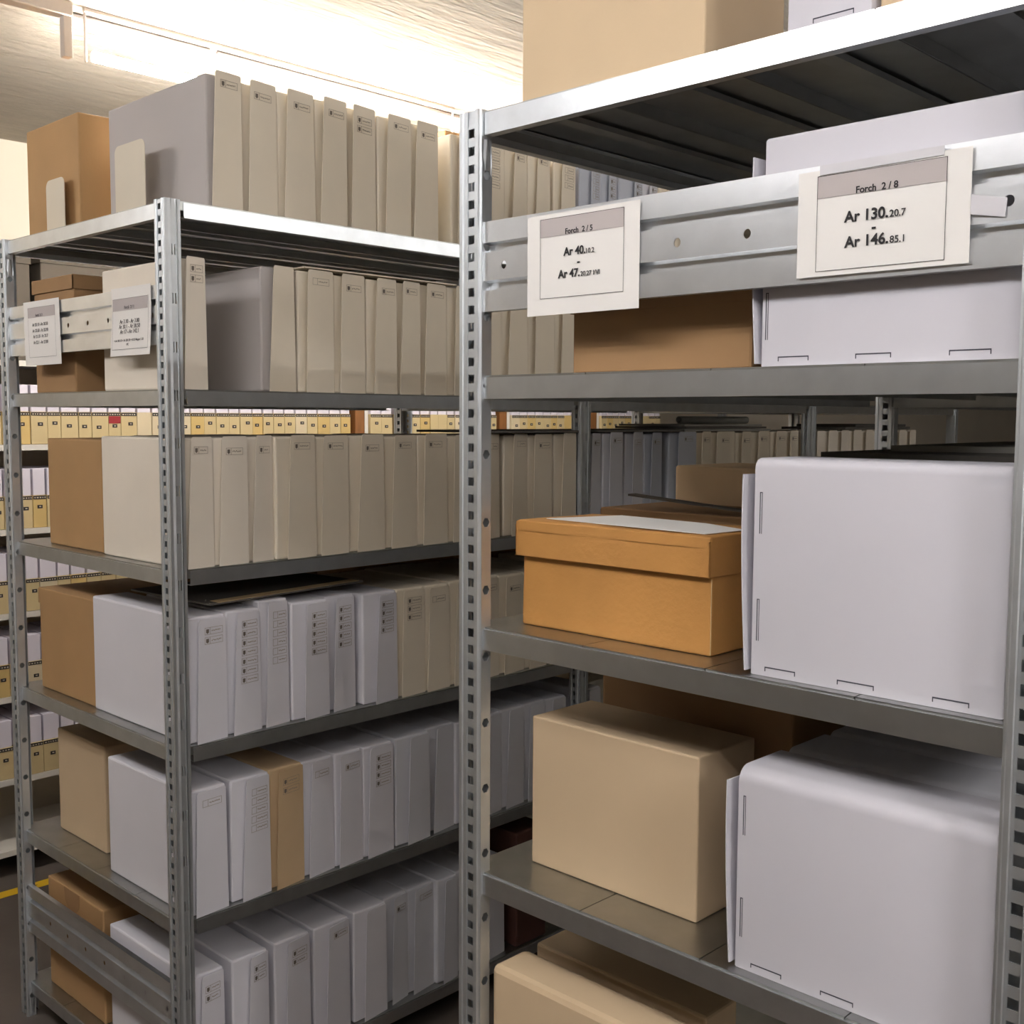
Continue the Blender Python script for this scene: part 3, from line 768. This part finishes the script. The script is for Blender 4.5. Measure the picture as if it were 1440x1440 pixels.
tag(build('card_strip', (lambda g: (g.sheet([(.095, .270, 1.4885), (.399, .268, 1.4690), (.399, .288, 1.4690), (.095, .290, 1.4885)], .003, (0, 0, 1)), g)[1])(G()), M['darkboard']),
    'narrow dark card strip lying on the brown box behind the orange-brown one', 'card strip')
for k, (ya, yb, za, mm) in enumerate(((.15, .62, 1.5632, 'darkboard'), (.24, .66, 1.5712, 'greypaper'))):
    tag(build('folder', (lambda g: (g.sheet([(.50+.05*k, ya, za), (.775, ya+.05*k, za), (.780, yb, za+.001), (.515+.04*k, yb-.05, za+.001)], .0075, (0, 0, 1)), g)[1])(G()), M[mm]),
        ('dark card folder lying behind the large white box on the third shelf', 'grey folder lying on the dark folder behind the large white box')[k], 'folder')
# worn orange-brown box with a lid and a paper on it
t = thing('lidded_box', 'worn orange-brown cardboard box with a deep lid on the near rack', 'box', (.228, .14, zb[2]))
o = t.location.copy()
def worn(g, x0, x1, y0, y1, z0, z1, r, amp, seed):
    bm = bmesh.new(); bmesh.ops.create_cube(bm, size=1)
    for v in bm.verts: v.co = Vector((x0+(v.co.x+.5)*(x1-x0), y0+(v.co.y+.5)*(y1-y0), z0+(v.co.z+.5)*(z1-z0)))
    bmesh.ops.subdivide_edges(bm, edges=bm.edges[:], cuts=9, use_grid_fill=True)
    rnd = random.Random(seed); ph = [rnd.uniform(0, 6) for _ in range(6)]
    for v in bm.verts:
        c = v.co
        e = amp*(math.sin(c.x*31+ph[0]+c.z*20)+math.sin(c.z*43+ph[1]+c.y*25)*.7)
        if abs(c.y-y0) < 1e-5 or abs(c.y-y1) < 1e-5: c.y += e
        if abs(c.x-x0) < 1e-5 or abs(c.x-x1) < 1e-5: c.x += e
        if abs(c.z-z1) < 1e-5: c.z += amp*1.2*(math.sin(c.x*22+ph[2])+math.sin(c.y*27+ph[3]))
    ed = [e for e in bm.edges if len(e.link_faces) == 2 and e.calc_face_angle(0) > .8]
    bmesh.ops.bevel(bm, geom=ed, offset=r, segments=2, affect='EDGES', profile=.5)
    g.add_bm(bm)
g = G(); worn(g, .0605, .3975, .064, .222, zb[2], 1.438, .003, .0004, 3); build('box_body', g, M['orange'], t, o)
g = G(); worn(g, .0530, .4000, .054, .232, 1.444, 1.4605, .005, .0006, 5)
for q in ((.0530, .4000, .0545, .0575), (.0530, .4000, .2285, .2315), (.0530, .0560, .0545, .2315), (.3970, .4000, .0545, .2315)):
    g.rbox(q[0], q[1], q[2], q[3], 1.4075, 1.4550, .0012)
build('lid', g, M['orange'], t, o)
g = G()
for q in ((.3969, .3978, zb[2]+.002, 1.405),): g.box(q[0], q[1], .0632, .0640, q[2], q[3])
build('corner_crease', g, M['paleedge'], t, o)
tag(build('paper_sheet', (lambda g: (g.sheet([(.090, .083, 1.4625), (.385, .066, 1.4625), (.392, .150, 1.4626), (.30, .190, 1.4627), (.135, .205, 1.4627)], .0008, (0, 0, 1)), g)[1])(G()), M['paper']),
    'white paper sheet lying on the lid of the orange-brown box', 'paper')

# ------------------------------------------------------------------ far rack with yellow file boxes
CX = -2.70
LV = [1.512, 1.222, .932, .642, .352]
rc = thing('shelving_rack', 'far white-edged shelving of yellow file boxes seen through the left rack', 'shelving', (CX, .1, 0))
o = rc.location.copy()
for zz in LV+[1.80, .10]:
    g = G(); g.box(CX-.36, CX-.012, -.95, 4.75, zz-.016, zz); s = build('shelf', g, M['shelfwhite'], rc, o)
    g = G(); g.box(CX-.0115, CX+.004, -.95, 4.75, zz-.020, zz-.0005); build('edge_strip', g, M['shelfwhite'], s, o)
for y in (-.95, 2.165, 4.70):
    g = G()
    P = lambda u, v, y=y: (CX+.006, y+.055*v, u)
    lane(g, P, 1.84, 0, .3); lane(g, P, 1.84, .3, .7, .025, 'rect', .0062, .13, .02); lane(g, P, 1.84, .7, 1)
    for ya in (y, y+.055): g.face([(CX+.006, ya, 0), (CX-.02, ya, 0), (CX-.02, ya, 1.84), (CX+.006, ya, 1.84)])
    build('post', g, M['steel'], rc, o, solid=.0014)
for y, mm in ((1.91, 'wood'), (2.80, 'wood'), (3.49, 'wood')):
    for i, zz in enumerate(LV[:2]):
        g = G(); g.box(CX-.30, CX-.012, y, y+.05, zz+.0005, zz+.25); build('divider_panel', g, M[mm], rc, o)
        g = G(); g.box(CX-.30, CX-.012, y+.052, y+.070, zz+.0005, zz+.25); build('divider_panel', g, M['shelfwhite'], rc, o)

def file_protos():
    out = []
    for wd in (.047, .052, .057, .062):
        g = G(); d = .26
        g.rbox(-d, 0, -wd/2, wd/2, 0, .112, .0015, 1)
        m1 = build('slipcase', g, M['yellow'])
        g = G(); g.box(.0002, .0008, -wd/2+.001, wd/2-.001, .099, .111)
        g.cur = 1
        s = -wd/2+.005
        while s < wd/2-.006:
            d2 = random.uniform(.003, .008); g.box(.0008, .0011, s, min(s+d2, wd/2-.003), .1025, .1065); s += d2+.004
        m2 = build('label_band', g, [M['black'], M['label_print']])
        g = G(); g.box(.0002, .0009, -.009, .009, .060, .072); g.cur = 1; g.box(.0009, .0012, -.003, .004, .0645, .0680)
        m3 = build('number_label', g, [M['black'], M['label_print']])
        g = G(); g.rbox(-d+.01, -.004, -wd/2+.003, wd/2-.003, .1125, .205, .001, 1)
        g.cur = 1
        m4 = build('document_bundle', g, M['sheetpaper'])
        ds = [x.data for x in (m1, m2, m3, m4)]
        for x in (m1, m2, m3, m4): bpy.data.objects.remove(x)
        out.append((wd, ds))
    return out
PR = file_protos()
for k in range(9):
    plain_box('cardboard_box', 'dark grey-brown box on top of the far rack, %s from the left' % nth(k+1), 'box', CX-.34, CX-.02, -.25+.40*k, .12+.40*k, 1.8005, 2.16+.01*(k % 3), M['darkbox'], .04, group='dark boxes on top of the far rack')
names = ['upper', 'second', 'third', 'fourth', 'lowest']
lim = [4.1, 1.35, 1.25, .85, .85]
slip = {}
for lv, zz in enumerate(LV):
    y = .12; i = 0
    while y < lim[lv]:
        wd, ds = random.choice(PR)
        if y < 1.91 and y+wd > 1.905: y = 1.985
        if y < 2.165 and y+wd > 2.16: y = 2.225
        if y < 2.80 and y+wd > 2.795: y = 2.875
        if y < 3.49 and y+wd > 3.485: y = 3.565
        i += 1
        mm = random.choice(['yellow', 'yellow', 'yellow', 'yellow2', 'yellow3'])
        plain = lv == 0 and random.random() < .12
        word = {'yellow': 'yellow', 'yellow2': 'pale', 'yellow3': 'golden'}[mm]
        lab = '%s file box %s, %s from left, far rack\'s %s shelf' % (word, 'without a band' if plain else 'with black label band', nth(i), names[lv])
        t = thing('file_box', lab, 'file box', (CX+random.uniform(-.004, .002), y+wd/2, zz+.0005), 'file boxes on the far rack\'s %s shelf' % names[lv])
        key = (id(ds[0]), mm)
        if key not in slip:
            d = ds[0].copy(); d.materials.clear(); d.materials.append(M[mm]); slip[key] = d
        link_mesh('slipcase', slip[key], t)
        if not plain:
            link_mesh('label_band', ds[1], t)
            link_mesh('number_label', ds[2], t, (0, random.uniform(-.006, .006), random.uniform(-.008, .008)))
        link_mesh('document_bundle', ds[3], t)
        if lv == 0 and i == 13:
            g = G(); g.box(.0012, .0018, -wd/2+.001, wd/2-.001, .072, .098); build('red_label', g, M['red'], t)
        y += wd+.0015
